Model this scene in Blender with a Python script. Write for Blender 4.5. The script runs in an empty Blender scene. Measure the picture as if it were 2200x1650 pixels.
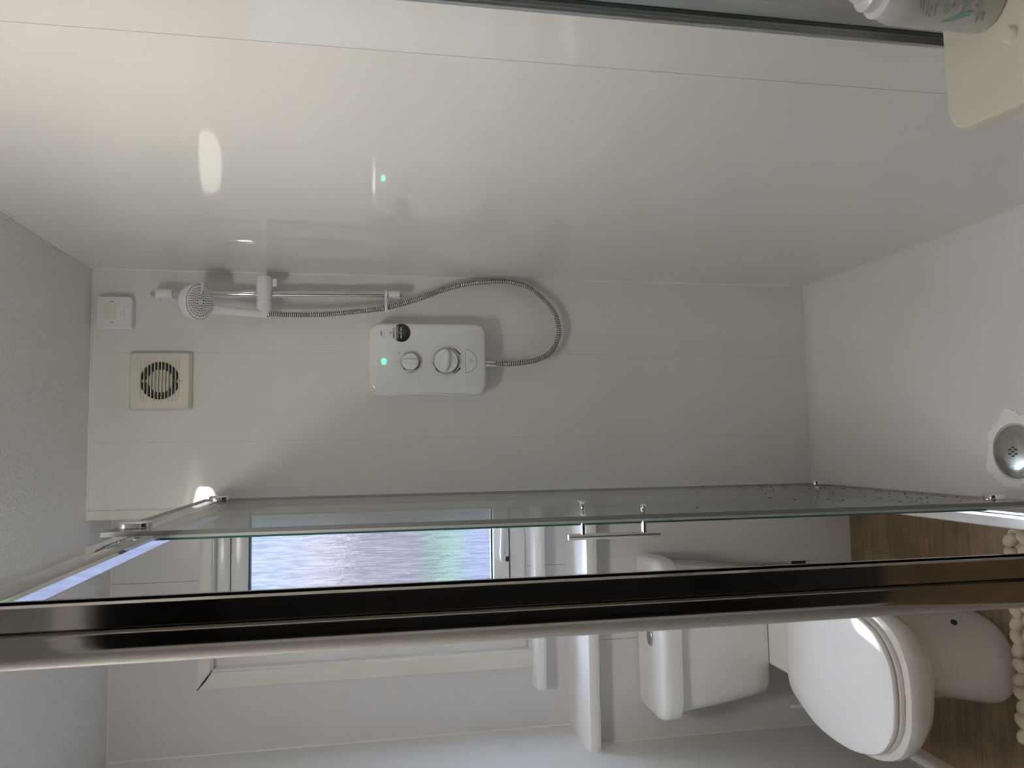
import bpy, bmesh, math, random
from mathutils import Vector, Matrix
random.seed(7)
C = bpy.context.scene.collection
sc = bpy.context.scene
PI = math.pi

# ------------------------------------------------------------------ camera
YAW, PITCH, ROLL, FPX = 0.0797, 0.184, -0.0011, 1651.2
CZ = 1.556                                   # lens height above the floor
F = Vector((math.sin(YAW)*math.cos(PITCH), math.cos(YAW)*math.cos(PITCH), -math.sin(PITCH)))
R0 = Vector((math.cos(YAW), -math.sin(YAW), 0)); U0 = R0.cross(F)
R = R0*math.cos(ROLL) + U0*math.sin(ROLL); U = U0*math.cos(ROLL) - R0*math.sin(ROLL)
cd = bpy.data.cameras.new('camera'); cam = bpy.data.objects.new('camera', cd); C.objects.link(cam)
M = Matrix.Identity(4)                       # the phone was held sideways: camera right is world down
for i, v in enumerate((-U, R, -F)):
    for j in range(3): M[j][i] = v[j]
M.translation = (0, 0, CZ)
cam.matrix_world = M
cd.sensor_fit = 'HORIZONTAL'; cd.sensor_width = 36; cd.lens = FPX/2200*36
cd.clip_start = 0.02
cd.dof.use_dof = True; cd.dof.focus_distance = 2.15; cd.dof.aperture_fstop = 16
sc.camera = cam

# ------------------------------------------------------------------ colour management, world
sc.view_settings.view_transform = 'Standard'; sc.view_settings.look = 'None'
sc.view_settings.gamma = 1; sc.view_settings.use_curve_mapping = False
sc.view_settings.exposure = 1.72
sc.cycles.max_bounces = 14; sc.cycles.diffuse_bounces = 6; sc.cycles.glossy_bounces = 8
sc.cycles.transmission_bounces = 8; sc.cycles.transparent_max_bounces = 24
sc.cycles.use_denoising = True; sc.cycles.caustics_refractive = True; sc.cycles.caustics_reflective = False
sc.cycles.sample_clamp_indirect = 6

w = bpy.data.worlds.new('world'); sc.world = w; w.use_nodes = True
nt = w.node_tree; nt.nodes.clear()
out = nt.nodes.new('ShaderNodeOutputWorld'); bg = nt.nodes.new('ShaderNodeBackground')
tc = nt.nodes.new('ShaderNodeTexCoord'); sep = nt.nodes.new('ShaderNodeSeparateXYZ')
cr = nt.nodes.new('ShaderNodeValToRGB'); mr = nt.nodes.new('ShaderNodeMapRange')
nt.links.new(tc.outputs['Generated'], sep.inputs[0]); nt.links.new(sep.outputs['Z'], mr.inputs['Value'])
mr.inputs['From Min'].default_value = -0.3; mr.inputs['From Max'].default_value = 0.7
nt.links.new(mr.outputs[0], cr.inputs[0])
e = cr.color_ramp.elements
e[0].position = 0.0; e[0].color = (0.42, 0.44, 0.52, 1)
e[1].position = 1.0; e[1].color = (0.66, 0.76, 0.95, 1)
for p_, c_ in ((0.30, (0.80, 0.72, 0.76, 1)), (0.36, (0.66, 0.68, 0.84, 1)), (0.45, (0.55, 0.72, 0.98, 1))):
    n_ = e.new(p_); n_.color = c_
nt.links.new(cr.outputs[0], bg.inputs[0]); 
ms = nt.nodes.new('ShaderNodeMapRange'); nt.links.new(sep.outputs['Z'], ms.inputs['Value'])   # the high sky is brighter than the horizon
ms.inputs['From Min'].default_value = 0.25; ms.inputs['From Max'].default_value = 0.60
ms.inputs['To Min'].default_value = 0.40; ms.inputs['To Max'].default_value = 10.5
nt.links.new(ms.outputs[0], bg.inputs[1])
nt.links.new(bg.outputs[0], out.inputs[0])

LAMP_POS = (-0.30, 0.93, 2.306)
LAMP_POWER = 13.6

# ------------------------------------------------------------------ materials
MATS = {}
def lk(nt, a, b): nt.links.new(a, b)
def mat(name, col, rough=0.5, metal=0.0, ior=1.5, coat=0.0, emit=None, estr=0, spec=None):
    m = bpy.data.materials.new(name); m.use_nodes = True
    b = m.node_tree.nodes['Principled BSDF']
    b.inputs['Base Color'].default_value = (*col, 1); b.inputs['Roughness'].default_value = rough
    b.inputs['Metallic'].default_value = metal; b.inputs['IOR'].default_value = ior
    b.inputs['Coat Weight'].default_value = coat
    if emit: b.inputs['Emission Color'].default_value = (*emit, 1); b.inputs['Emission Strength'].default_value = estr
    MATS[name] = m
    return m
def noise_bump(m, scale, strength, dist=0.001, vec_scale=None, detail=3):
    nt = m.node_tree; b = nt.nodes['Principled BSDF']
    t = nt.nodes.new('ShaderNodeTexCoord'); n = nt.nodes.new('ShaderNodeTexNoise'); bu = nt.nodes.new('ShaderNodeBump')
    src = t.outputs['Object']
    if vec_scale:
        mp = nt.nodes.new('ShaderNodeMapping'); mp.inputs['Scale'].default_value = vec_scale
        lk(nt, src, mp.inputs[0]); src = mp.outputs[0]
    lk(nt, src, n.inputs['Vector']); n.inputs['Scale'].default_value = scale; n.inputs['Detail'].default_value = detail
    lk(nt, n.outputs[0], bu.inputs['Height']); bu.inputs['Strength'].default_value = strength; bu.inputs['Distance'].default_value = dist
    lk(nt, bu.outputs[0], b.inputs['Normal'])
    return n
def seam_mat(name, col, axis, seams, rough=0.035, width=0.0009, seamcol=(0.30, 0.28, 0.26)):
    """glossy wall board with thin butt joints at the given coordinates along an axis"""
    m = mat(name, col, rough, ior=1.5); nt = m.node_tree; b = nt.nodes['Principled BSDF']
    t = nt.nodes.new('ShaderNodeTexCoord'); s = nt.nodes.new('ShaderNodeSeparateXYZ'); lk(nt, t.outputs['Object'], s.inputs[0])
    acc = None
    for v in seams:
        c = nt.nodes.new('ShaderNodeMath'); c.operation = 'COMPARE'
        lk(nt, s.outputs[axis], c.inputs[0]); c.inputs[1].default_value = v; c.inputs[2].default_value = width
        if acc is None: acc = c.outputs[0]
        else:
            a = nt.nodes.new('ShaderNodeMath'); a.operation = 'MAXIMUM'; lk(nt, acc, a.inputs[0]); lk(nt, c.outputs[0], a.inputs[1]); acc = a.outputs[0]
    mx = nt.nodes.new('ShaderNodeMix'); mx.data_type = 'RGBA'
    mx.inputs[6].default_value = (*col, 1); mx.inputs[7].default_value = (*seamcol, 1)
    if acc: lk(nt, acc, mx.inputs[0])
    else: mx.inputs[0].default_value = 0
    lk(nt, mx.outputs[2], b.inputs['Base Color'])
    # very slight waviness of the sheet
    n = nt.nodes.new('ShaderNodeTexNoise'); n.inputs['Scale'].default_value = 2.2; n.inputs['Detail'].default_value = 1
    bu = nt.nodes.new('ShaderNodeBump'); bu.inputs['Strength'].default_value = 0.10; bu.inputs['Distance'].default_value = 0.002
    lk(nt, t.outputs['Object'], n.inputs['Vector']); lk(nt, n.outputs[0], bu.inputs['Height']); lk(nt, bu.outputs[0], b.inputs['Normal'])
    return m
board = (0.72, 0.70, 0.67)
seam_mat('board_right', (0.82, 0.80, 0.775), 1, [0.957], 0.035, 0.0007, (0.42, 0.39, 0.36))
seam_mat('board_back', (0.79, 0.77, 0.755), 0, [0.2705, 0.0205], 0.035, 0.0006, (0.64, 0.625, 0.60))
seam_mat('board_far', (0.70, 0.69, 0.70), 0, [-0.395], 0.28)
seam_mat('board_low', (0.70, 0.685, 0.68), 0, [-0.60], 0.2)
mat('paint_left', (0.80, 0.80, 0.79), 0.45)
m = mat('ceiling_paint', (0.80, 0.795, 0.78), 0.6); noise_bump(m, 110, 1.0, 0.006)
mat('bead', (0.80, 0.78, 0.74), 0.4)
mat('trim_cream', (0.78, 0.76, 0.70), 0.35)
mat('upvc', (0.83, 0.83, 0.83), 0.22)
mat('sill_white', (0.85, 0.84, 0.83), 0.25)
mat('mdf_gloss', (0.84, 0.83, 0.80), 0.25)
mat('dark_gap', (0.02, 0.02, 0.02), 0.7)
mat('gasket', (0.015, 0.03, 0.03), 0.4)
mat('white_plastic', (0.80, 0.80, 0.81), 0.22)
mat('unit_white', (0.82, 0.83, 0.84), 0.10, coat=0.3)
mat('fan_cream', (0.72, 0.70, 0.62), 0.4)
mat('shelf_cream', (0.80, 0.76, 0.66), 0.42)
mat('grey_plastic', (0.35, 0.35, 0.35), 0.3)
mat('chrome', (0.80, 0.80, 0.80), 0.05, 1.0)
mat('chrome_post', (0.52, 0.50, 0.47), 0.07, 1.0)
mat('chrome_dark', (0.45, 0.46, 0.47), 0.10, 1.0)
mat('steel', (0.62, 0.60, 0.55), 0.22, 1.0)
mat('hose_steel', (0.62, 0.59, 0.52), 0.18, 1.0)
mat('alu_satin', (0.62, 0.64, 0.65), 0.36, 1.0)
mat('porcelain', (0.86, 0.85, 0.82), 0.07, coat=0.5)
mat('porcelain_seat', (0.88, 0.87, 0.85), 0.10, coat=0.3)
mat('acrylic_tray', (0.84, 0.81, 0.805), 0.16)
mat('plaster_white', (0.95, 0.94, 0.91), 0.5)
mat('black_ink', (0.015, 0.015, 0.015), 0.35)
mat('white_ink', (0.80, 0.80, 0.80), 0.4)
mat('grey_ink', (0.30, 0.30, 0.30), 0.4)
mat('faint_ink', (0.52, 0.52, 0.52), 0.3)
mat('red_ink', (0.45, 0.06, 0.04), 0.3)
mat('blue_ink', (0.02, 0.03, 0.22), 0.3)
mat('teal_ink', (0.22, 0.42, 0.38), 0.4)
mat('greygreen_ink', (0.36, 0.44, 0.41), 0.4)
mat('bottle_grey', (0.50, 0.50, 0.47), 0.35)
mat('duct_black', (0.012, 0.012, 0.015), 0.5)
mat('led_green', (0.05, 0.6, 0.3), 0.3, emit=(0.01, 1.0, 0.30), estr=9)
mat('nozzle_grey', (0.10, 0.10, 0.11), 0.5)
mat('added_hall_dark', (0.07, 0.066, 0.066), 0.7)
mat('wool', (0.62, 0.54, 0.42), 0.9); noise_bump(MATS['wool'], 260, 0.8, 0.002)
mat('seal_grey', (0.42, 0.42, 0.42), 0.25)
mat('glass_edge', (0.03, 0.10, 0.10), 0.15)
mat('glass_edge_grey', (0.17, 0.18, 0.175), 0.2)
mat('opal', (0.9, 0.9, 0.88), 0.4, emit=(1.0, 0.95, 0.88), estr=LAMP_POWER)
mat('pipe_grey', (0.45, 0.44, 0.42), 0.4)
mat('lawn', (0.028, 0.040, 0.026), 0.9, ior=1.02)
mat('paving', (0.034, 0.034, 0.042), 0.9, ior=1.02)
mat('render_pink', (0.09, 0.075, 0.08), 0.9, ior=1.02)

def clear_glass(name, tint, refl=1.0, rough=0.0):
    m = bpy.data.materials.new(name); m.use_nodes = True; nt = m.node_tree; nt.nodes.clear()
    o = nt.nodes.new('ShaderNodeOutputMaterial'); mx = nt.nodes.new('ShaderNodeMixShader')
    tr = nt.nodes.new('ShaderNodeBsdfTransparent'); gl = nt.nodes.new('ShaderNodeBsdfGlossy')
    lw = nt.nodes.new('ShaderNodeLayerWeight'); pw = nt.nodes.new('ShaderNodeMath'); ma = nt.nodes.new('ShaderNodeMath')
    lw.inputs['Blend'].default_value = 0.5
    pw.operation = 'POWER'; pw.inputs[1].default_value = 5; ma.operation = 'MULTIPLY_ADD'; ma.inputs[1].default_value = 0.96*refl; ma.inputs[2].default_value = 0.04*refl
    lk(nt, lw.outputs['Facing'], pw.inputs[0]); lk(nt, pw.outputs[0], ma.inputs[0]); lk(nt, ma.outputs[0], mx.inputs[0])
    tr.inputs[0].default_value = (*tint, 1); gl.inputs['Roughness'].default_value = rough
    lk(nt, tr.outputs[0], mx.inputs[1]); lk(nt, gl.outputs[0], mx.inputs[2]); lk(nt, mx.outputs[0], o.inputs[0])
    MATS[name] = m; return m
clear_glass('glass', (0.955, 0.97, 0.962), 0.6)
clear_glass('glass_near', (0.985, 0.99, 0.985), 0.5)
# obscure window pane: rough refraction plus painted light-dark streaks that run up and down the sheet
m = bpy.data.materials.new('frosted'); m.use_nodes = True; MATS['frosted'] = m; nt = m.node_tree
b = nt.nodes['Principled BSDF']; b.inputs['Transmission Weight'].default_value = 1; b.inputs['Roughness'].default_value = 0.16
b.inputs['IOR'].default_value = 1.35; b.inputs['Base Color'].default_value = (1, 1, 1, 1)
t = nt.nodes.new('ShaderNodeTexCoord'); mp = nt.nodes.new('ShaderNodeMapping'); mp.inputs['Scale'].default_value = (240, 40, 14)
n1 = nt.nodes.new('ShaderNodeTexNoise'); n1.inputs['Scale'].default_value = 1; n1.inputs['Detail'].default_value = 3; n1.inputs['Distortion'].default_value = 0.15
mp2 = nt.nodes.new('ShaderNodeMapping'); mp2.inputs['Scale'].default_value = (300, 60, 60)
n2 = nt.nodes.new('ShaderNodeTexNoise'); n2.inputs['Scale'].default_value = 1; n2.inputs['Detail'].default_value = 2
ad = nt.nodes.new('ShaderNodeMath'); ad.operation = 'MULTIPLY_ADD'; ad.inputs[1].default_value = 0.25
bu = nt.nodes.new('ShaderNodeBump'); bu.inputs['Strength'].default_value = 1.0; bu.inputs['Distance'].default_value = 0.004
lk(nt, t.outputs['Object'], mp.inputs[0]); lk(nt, mp.outputs[0], n1.inputs['Vector'])
lk(nt, t.outputs['Object'], mp2.inputs[0]); lk(nt, mp2.outputs[0], n2.inputs['Vector'])
rs_ = nt.nodes.new('ShaderNodeMapRange'); rs_.inputs['From Min'].default_value = 0.40; rs_.inputs['From Max'].default_value = 0.60
rs_.inputs['To Min'].default_value = 0.70; rs_.inputs['To Max'].default_value = 1.0; lk(nt, n1.outputs[0], rs_.inputs['Value'])  # bright and dark lines of refracted sky painted into the glass tint
cmb = nt.nodes.new('ShaderNodeCombineColor'); lk(nt, rs_.outputs[0], cmb.inputs[0]); lk(nt, rs_.outputs[0], cmb.inputs[1])
rb_ = nt.nodes.new('ShaderNodeMath'); rb_.operation = 'POWER'; rb_.inputs[1].default_value = 0.8; lk(nt, rs_.outputs[0], rb_.inputs[0]); lk(nt, rb_.outputs[0], cmb.inputs[2]); lk(nt, cmb.outputs[0], b.inputs['Base Color'])
lk(nt, n2.outputs[0], ad.inputs[0]); lk(nt, n1.outputs[0], ad.inputs[2]); lk(nt, ad.outputs[0], bu.inputs['Height']); lk(nt, bu.outputs[0], b.inputs['Normal'])
# wood-look vinyl floor
m = mat('floor_wood', (0.2, 0.13, 0.07), 0.38); nt = m.node_tree; b = nt.nodes['Principled BSDF']
t = nt.nodes.new('ShaderNodeTexCoord'); br = nt.nodes.new('ShaderNodeTexBrick'); lk(nt, t.outputs['Object'], br.inputs['Vector'])
br.inputs['Color1'].default_value = (0.215, 0.145, 0.082, 1); br.inputs['Color2'].default_value = (0.27, 0.19, 0.115, 1)
br.inputs['Mortar'].default_value = (0.12, 0.08, 0.045, 1); br.inputs['Scale'].default_value = 1; br.inputs['Mortar Size'].default_value = 0.0012
br.inputs['Brick Width'].default_value = 0.95; br.inputs['Row Height'].default_value = 0.15; br.offset = 0.37
mp = nt.nodes.new('ShaderNodeMapping'); mp.inputs['Scale'].default_value = (2.2, 26, 1); lk(nt, t.outputs['Object'], mp.inputs[0])
n = nt.nodes.new('ShaderNodeTexNoise'); n.inputs['Scale'].default_value = 2; n.inputs['Detail'].default_value = 5; n.inputs['Distortion'].default_value = 0.8; lk(nt, mp.outputs[0], n.inputs['Vector'])
n3 = nt.nodes.new('ShaderNodeTexNoise'); n3.inputs['Scale'].default_value = 9; lk(nt, t.outputs['Object'], n3.inputs['Vector'])
rp = nt.nodes.new('ShaderNodeMapRange'); rp.inputs['From Min'].default_value = 0.3; rp.inputs['From Max'].default_value = 0.7; rp.inputs['To Min'].default_value = 0.72; rp.inputs['To Max'].default_value = 1.2
rq = nt.nodes.new('ShaderNodeMapRange'); rq.inputs['From Min'].default_value = 0.3; rq.inputs['From Max'].default_value = 0.7; rq.inputs['To Min'].default_value = 0.8; rq.inputs['To Max'].default_value = 1.15
lk(nt, n.outputs[0], rp.inputs['Value']); lk(nt, n3.outputs[0], rq.inputs['Value'])
mu = nt.nodes.new('ShaderNodeMath'); mu.operation = 'MULTIPLY'; lk(nt, rp.outputs[0], mu.inputs[0]); lk(nt, rq.outputs[0], mu.inputs[1])
vm = nt.nodes.new('ShaderNodeVectorMath'); vm.operation = 'SCALE'; lk(nt, br.outputs[0], vm.inputs[0]); lk(nt, mu.outputs[0], vm.inputs['Scale']); lk(nt, vm.outputs[0], b.inputs['Base Color'])

# ------------------------------------------------------------------ mesh helpers
def V(*a): return Vector(a)
def basis(d):
    d = d.normalized(); a = Vector((0, 0, 1)) if abs(d.z) < 0.9 else Vector((1, 0, 0))
    x = a.cross(d).normalized(); return x, d.cross(x)
class MB:
    def __init__(s): s.b = bmesh.new(); s.mats = []
    def mi(s, m):
        if m not in s.mats: s.mats.append(m)
        return s.mats.index(m)
    def _set(s, faces, m):
        k = s.mi(m)
        for f in faces: f.material_index = k
    def box(s, x0, x1, y0, y1, z0, z1, m, bev=0, seg=2):
        t = bmesh.new(); bmesh.ops.create_cube(t, size=1)
        for v in t.verts: v.co = Vector(((x0+x1)/2+v.co.x*(x1-x0), (y0+y1)/2+v.co.y*(y1-y0), (z0+z1)/2+v.co.z*(z1-z0)))
        if bev: bmesh.ops.bevel(t, geom=t.edges[:], offset=bev, segments=seg, profile=0.5, affect='EDGES')
        s.merge(t, m); return s
    def merge(s, t, m):
        k = s.mi(m); mp = {v: s.b.verts.new(v.co) for v in t.verts}
        for f in t.faces:
            try: g = s.b.faces.new([mp[v] for v in f.verts]); g.material_index = k; g.smooth = f.smooth
            except ValueError: pass
        t.free()
    def rings(s, rings, m, cap0=True, cap1=True, closed=True):
        k = s.mi(m); L = [[s.b.verts.new(p) for p in r] for r in rings]; n = len(L[0])
        for a, c in zip(L[:-1], L[1:]):
            for i in range(n if closed else n-1):
                j = (i+1) % n
                f = s.b.faces.new((a[i], a[j], c[j], c[i])); f.material_index = k; f.smooth = True
        if cap0: f = s.b.faces.new(L[0][::-1]); f.material_index = k
        if cap1: f = s.b.faces.new(L[-1]); f.material_index = k
        return s
    def tube(s, pts, r, m, n=16, cap=True):
        pts = [Vector(p) for p in pts]; rs = r if isinstance(r, (list, tuple)) else [r]*len(pts)
        T = [(pts[min(i+1, len(pts)-1)]-pts[max(i-1, 0)]).normalized() for i in range(len(pts))]
        x, y = basis(T[0]); out = []
        for i, p in enumerate(pts):
            x = (x - T[i]*x.dot(T[i])).normalized(); y = T[i].cross(x)
            out.append([p + (x*math.cos(a)+y*math.sin(a))*rs[i] for a in [2*PI*k/n for k in range(n)]])
        return s.rings(out, m, cap, cap)
    def cyl(s, p0, p1, r, m, n=24, r1=None, bev=0):
        p0 = Vector(p0); p1 = Vector(p1); r1 = r if r1 is None else r1; d = (p1-p0).normalized()
        if bev: return s.tube([p0, p0+d*1e-5, p0+d*bev*.3, p0+d*bev, p1-d*bev, p1-d*bev*.3, p1-d*1e-5, p1], [r-bev, r-bev*.9, r-bev*.3, r, r1, r1-bev*.3, r1-bev*.9, r1-bev], m, n)
        return s.tube([p0, p1], [r, r1], m, n)
    def lathe(s, c, axis, prof, m, n=32, cap0=True, cap1=True):
        """prof: list of (radius, distance along axis)"""
        c = Vector(c); d = Vector(axis).normalized(); x, y = basis(d)
        return s.rings([[c+d*h+(x*math.cos(2*PI*k/n)+y*math.sin(2*PI*k/n))*max(r, 1e-5) for k in range(n)] for r, h in prof], m, cap0, cap1)
    def prism(s, pts, ax, a0, a1, m, bev=0):
        """polygon pts in the plane across axis ax, from a0 to a1, with softened rim at a1"""
        def P(u, v, a): return [Vector((a, u, v)), Vector((u, a, v)), Vector((u, v, a))][ax]
        cu = sum(p[0] for p in pts)/len(pts); cv = sum(p[1] for p in pts)/len(pts)
        sg = 1 if a1 > a0 else -1
        R_ = []
        if not bev: R_ = [[P(u, v, a0) for u, v in pts], [P(u, v, a1) for u, v in pts]]
        else:
            ins = inset(pts, 1)
            R_.append([P(u, v, a0) for u, v in pts])
            for k in range(5):
                t = k/4*PI/2; q = bev*(1-math.cos(t)); h = a1-sg*bev*(1-math.sin(t))
                R_.append([P(p[0]+d[0]*q, p[1]+d[1]*q, h) for p, d in zip(pts, ins)])
        return s.rings(R_, m)
    def sphere(s, c, r, m, sc_=(1, 1, 1), rot=None, sub=2):
        t = bmesh.new(); bmesh.ops.create_icosphere(t, subdivisions=sub, radius=r)
        for v in t.verts:
            q = Vector((v.co.x*sc_[0], v.co.y*sc_[1], v.co.z*sc_[2]))
            if rot: q = rot @ q
            v.co = q+Vector(c)
        for f in t.faces: f.smooth = True
        s.merge(t, m); return s
    def build(s, name, parent=None, smooth=True):
        bmesh.ops.recalc_face_normals(s.b, faces=s.b.faces[:])
        off = base_of(parent)
        if parent is None:                                  # origin at the thing's base
            xs = [v.co for v in s.b.verts]; off = Vector((sum(v.x for v in xs)/len(xs), sum(v.y for v in xs)/len(xs), min(v.z for v in xs)))
        if name in KEEP_ORIGIN: off = Vector((0, 0, 0))
        for v in s.b.verts: v.co -= off
        me = bpy.data.meshes.new(name); s.b.to_mesh(me); s.b.free()
        for m in s.mats: me.materials.append(MATS[m])
        o = bpy.data.objects.new(name, me); C.objects.link(o)
        if parent is None: o.location = off
        else: o.parent = parent
        if smooth:
            for p in me.polygons: p.use_smooth = True
            try: me.set_sharp_from_angle(angle=math.radians(38))
            except Exception: pass
        return o
KEEP_ORIGIN = {'wall_right', 'wall_back', 'wall_far', 'wall_far_lower', 'wall_left', 'wall_near', 'floor', 'ceiling'}
def inset(pts, q):
    n = len(pts); A = sum(pts[i][0]*pts[(i+1) % n][1]-pts[(i+1) % n][0]*pts[i][1] for i in range(n)); sg = 1 if A > 0 else -1
    out = []
    for i in range(n):
        a, b_, c = pts[i-1], pts[i], pts[(i+1) % n]
        d1 = (b_[0]-a[0], b_[1]-a[1]); d2 = (c[0]-b_[0], c[1]-b_[1])
        l1 = math.hypot(*d1) or 1; l2 = math.hypot(*d2) or 1
        nx = -(d1[1]/l1+d2[1]/l2)*sg; ny = (d1[0]/l1+d2[0]/l2)*sg; l = math.hypot(nx, ny) or 1
        out.append((nx/l*q, ny/l*q))
    return out
def rrect(x0, x1, y0, y1, r, n=8):
    """rounded rectangle; r is one radius or four (x1y1, x0y1, x0y0, x1y0)"""
    r = r if isinstance(r, (tuple, list)) else (r,)*4; P = []
    for (cx, cy, a0), rr in zip(((x1, y1, 0), (x0, y1, PI/2), (x0, y0, PI), (x1, y0, 3*PI/2)), r):
        qx = cx-rr if cx == x1 else cx+rr; qy = cy-rr if cy == y1 else cy+rr
        P += [(qx+rr*math.cos(a0+PI/2*k/n), qy+rr*math.sin(a0+PI/2*k/n)) for k in range(n+1)]
    return P
def catmull(P, n=8, closed=False):
    P = [Vector(p) for p in P]; out = []; N = len(P)
    for i in range(N if closed else N-1):
        g = (lambda k: P[k % N]) if closed else (lambda k: P[max(0, min(N-1, k))])
        a, b_, c, d = g(i-1), g(i), g(i+1), g(i+2)
        for k in range(n):
            t = k/n
            out.append(0.5*((2*b_)+(c-a)*t+(2*a-5*b_+4*c-d)*t*t+(3*b_-a-3*c+d)*t**3))
    if not closed: out.append(P[-1])
    return out
def base_of(o):
    if o is None: return Vector((0, 0, 0))
    while o.parent: o = o.parent
    return Vector(o.location)
def tag(o, label, cat, group=None):
    o['label'] = label; o['category'] = cat
    if group: o['group'] = group
    return o
def thing(name, label, cat, loc, group=None):
    o = bpy.data.objects.new(name, None); C.objects.link(o); o.location = loc; o.empty_display_size = 0.05
    return tag(o, label, cat, group)
def struct(o, label=None):
    o['kind'] = 'structure'
    if label: o['label'] = label
    return o
def lettering(name, body, size, pos, m, parent, ax_right=(1, 0, 0), ax_up=(0, 0, 1), align='CENTER', squeeze=1.0, bold=0):
    cu = bpy.data.curves.new(name, 'FONT'); cu.body = body; cu.size = size; cu.align_x = align; cu.align_y = 'CENTER'; cu.extrude = 0.0001; cu.offset = bold
    to = bpy.data.objects.new('tmp', cu); C.objects.link(to)
    bpy.context.view_layer.update()
    me = bpy.data.meshes.new_from_object(to.evaluated_get(bpy.context.evaluated_depsgraph_get()))
    C.objects.unlink(to); bpy.data.objects.remove(to)
    r = Vector(ax_right); u = Vector(ax_up); nrm = r.cross(u); off = base_of(parent)
    for v in me.vertices: v.co = Vector(pos)+r*v.co.x*squeeze+u*v.co.y+nrm*v.co.z-off
    me.materials.clear(); me.materials.append(MATS[m])
    o = bpy.data.objects.new(name, me); C.objects.link(o); o.parent = parent
    return o

# ================================================================== THE ROOM
XR, YB, YF, YL = 0.5034, 2.270, 2.488, 2.315     # right wall, shower back wall, window wall, boxed lower wall
XL, ZC, ZT = -0.905, 2.306, 0.156                # left wall, ceiling, tray rim
YN = -0.50
struct(MB().box(XL-.1, 0.62, YN-1.6, 2.62, -0.06, 0, 'floor_wood').build('floor', smooth=False), 'brown wood-look plank floor')
struct(MB().box(XL-.1, 0.62, YN-1.6, 2.62, ZC, ZC+.06, 'ceiling_paint').build('ceiling', smooth=False), 'white stippled ceiling')
struct(MB().box(XR, XR+.06, YN-1.6, 2.62, 0, ZC, 'board_right').build('wall_right', smooth=False), 'glossy off-white wall board with one fine joint')
struct(MB().box(-0.183, XR, YB, YB+.04, 0, ZC, 'board_back').build('wall_back', smooth=False), 'glossy board behind the shower')
struct(MB().box(XL-.06, XL, YN-1.6, 2.62, 0, ZC, 'paint_left').build('wall_left', smooth=False))
WX0, WX1, WZ0, WZ1 = -0.665, -0.12, 1.05, 2.024   # window opening
f = MB()
f.box(XL, WX0, YF, 2.60, 0, ZC, 'board_far'); f.box(WX1, XR, YF, 2.60, 0, ZC, 'board_far')
f.box(WX0, WX1, YF, 2.60, WZ1, ZC, 'board_far'); f.box(WX0, WX1, YF, 2.60, 0, WZ0, 'board_far')
struct(f.build('wall_far', smooth=False), 'grey-white boarded wall around the window')
struct(MB().box(XL, XR, YL, YL+.03, 0, 0.880, 'board_low').build('wall_far_lower', smooth=False), 'boxed-out lower wall behind the toilet')
# near wall; doorway and dark-coloured hall added to darken the chrome post's reflection
f = MB()
f.box(XL, -0.74, YN-.08, YN, 0, ZC, 'paint_left'); f.box(0.32, XR, YN-.08, YN, 0, ZC, 'paint_left'); f.box(-0.74, 0.32, YN-.08, YN, 2.24, ZC, 'paint_left')
struct(f.build('wall_near', smooth=False))
f = MB()
f.box(XL, XR, YN-1.6, YN-1.54, 0, ZC, 'added_hall_dark'); f.box(XL, XL+.02, YN-1.54, YN-.08, 0, ZC, 'added_hall_dark'); f.box(XR-.02, XR, YN-1.54, YN-.08, 0, ZC, 'added_hall_dark')
f.box(XL+.02, XR-.02, YN-1.54, YN-.08, 0.0, 0.01, 'added_hall_dark'); f.box(XL+.02, XR-.02, YN-1.54, YN-.08, ZC-.01, ZC, 'added_hall_dark')
struct(f.build('wall_added_hall', smooth=False), 'dark-coloured hall added behind the camera for the post to reflect')

# silicone beads and trims
def bead(name, p0, p1, r=0.004, m='bead'):
    return struct(MB().tube([Vector(p0).lerp(Vector(p1), k/12) for k in range(13)], r, m, 8).build(name))
bead('trim_1', (XR, YB, ZT), (XR, YB, ZC), 0.0035)
bead('trim_2', (-0.183, YB, ZC), (XR, YB, ZC), 0.0045)
bead('trim_3', (XR, 0.0, ZC), (XR, YB, ZC), 0.0045)
bead('trim_4', (-0.18, YB, ZT-.006), (XR, YB, ZT-.006), 0.006)
bead('trim_5', (XR, 0.8, ZT-.006), (XR, YB, ZT-.006), 0.005)
bead('trim_6', (XL, YF, ZC), (-0.2, YF, ZC), 0.004)
bead('trim_7', (XL, YF, .92), (XL, YF, ZC), 0.004)
bead('trim_8', (XL, YL, 0), (XL, YL, .88), 0.003, 'trim_cream')
struct(MB().box(-0.187, -0.162, YB-.006, YB+.044, ZT, ZC, 'trim_cream', 0.0015).build('trim_9'), 'cream edge strip down the free end of the shower wall')
# architrave round the window, with an opened mitre at the top left corner
f = MB()
f.prism([(-0.713, 1.035), (-0.664, 1.035), (-0.664, 2.020), (-0.713, 2.056)], 1, YF, YF-.013, 'trim_cream', 0.004)
struct(f.build('trim_10'), 'cream architrave left of the window')
f = MB(); f.prism([(-0.713, 2.058), (-0.661, 2.021), (-0.14, 2.021), (-0.14, 2.058)], 1, YF, YF-.013, 'trim_cream', 0.004)
struct(f.build('trim_11'), 'cream architrave over the window')
f = MB(); f.prism([(-0.7155, 2.0595), (-0.7125, 2.0595), (-0.690, 2.0405), (-0.665, 2.0195), (-0.666, 2.0185), (-0.692, 2.0375)], 1, YF, YF-.0136, 'dark_gap')
struct(f.build('trim_12', smooth=False), 'dark open mitre joint at the window corner')
# lower ledge (boxing top)
f = MB(); pr = [(YF, .880), (2.268, .880), (2.258, .884), (2.253, .893), (2.253, .905), (2.257, .915), (2.266, .920), (YF, .920)]
f.rings([[Vector((x, y, z)) for y, z in pr] for x in (XL, -0.19)], 'sill_white')
struct(f.build('trim_13'), 'white round-nosed ledge on top of the boxed wall')
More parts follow.
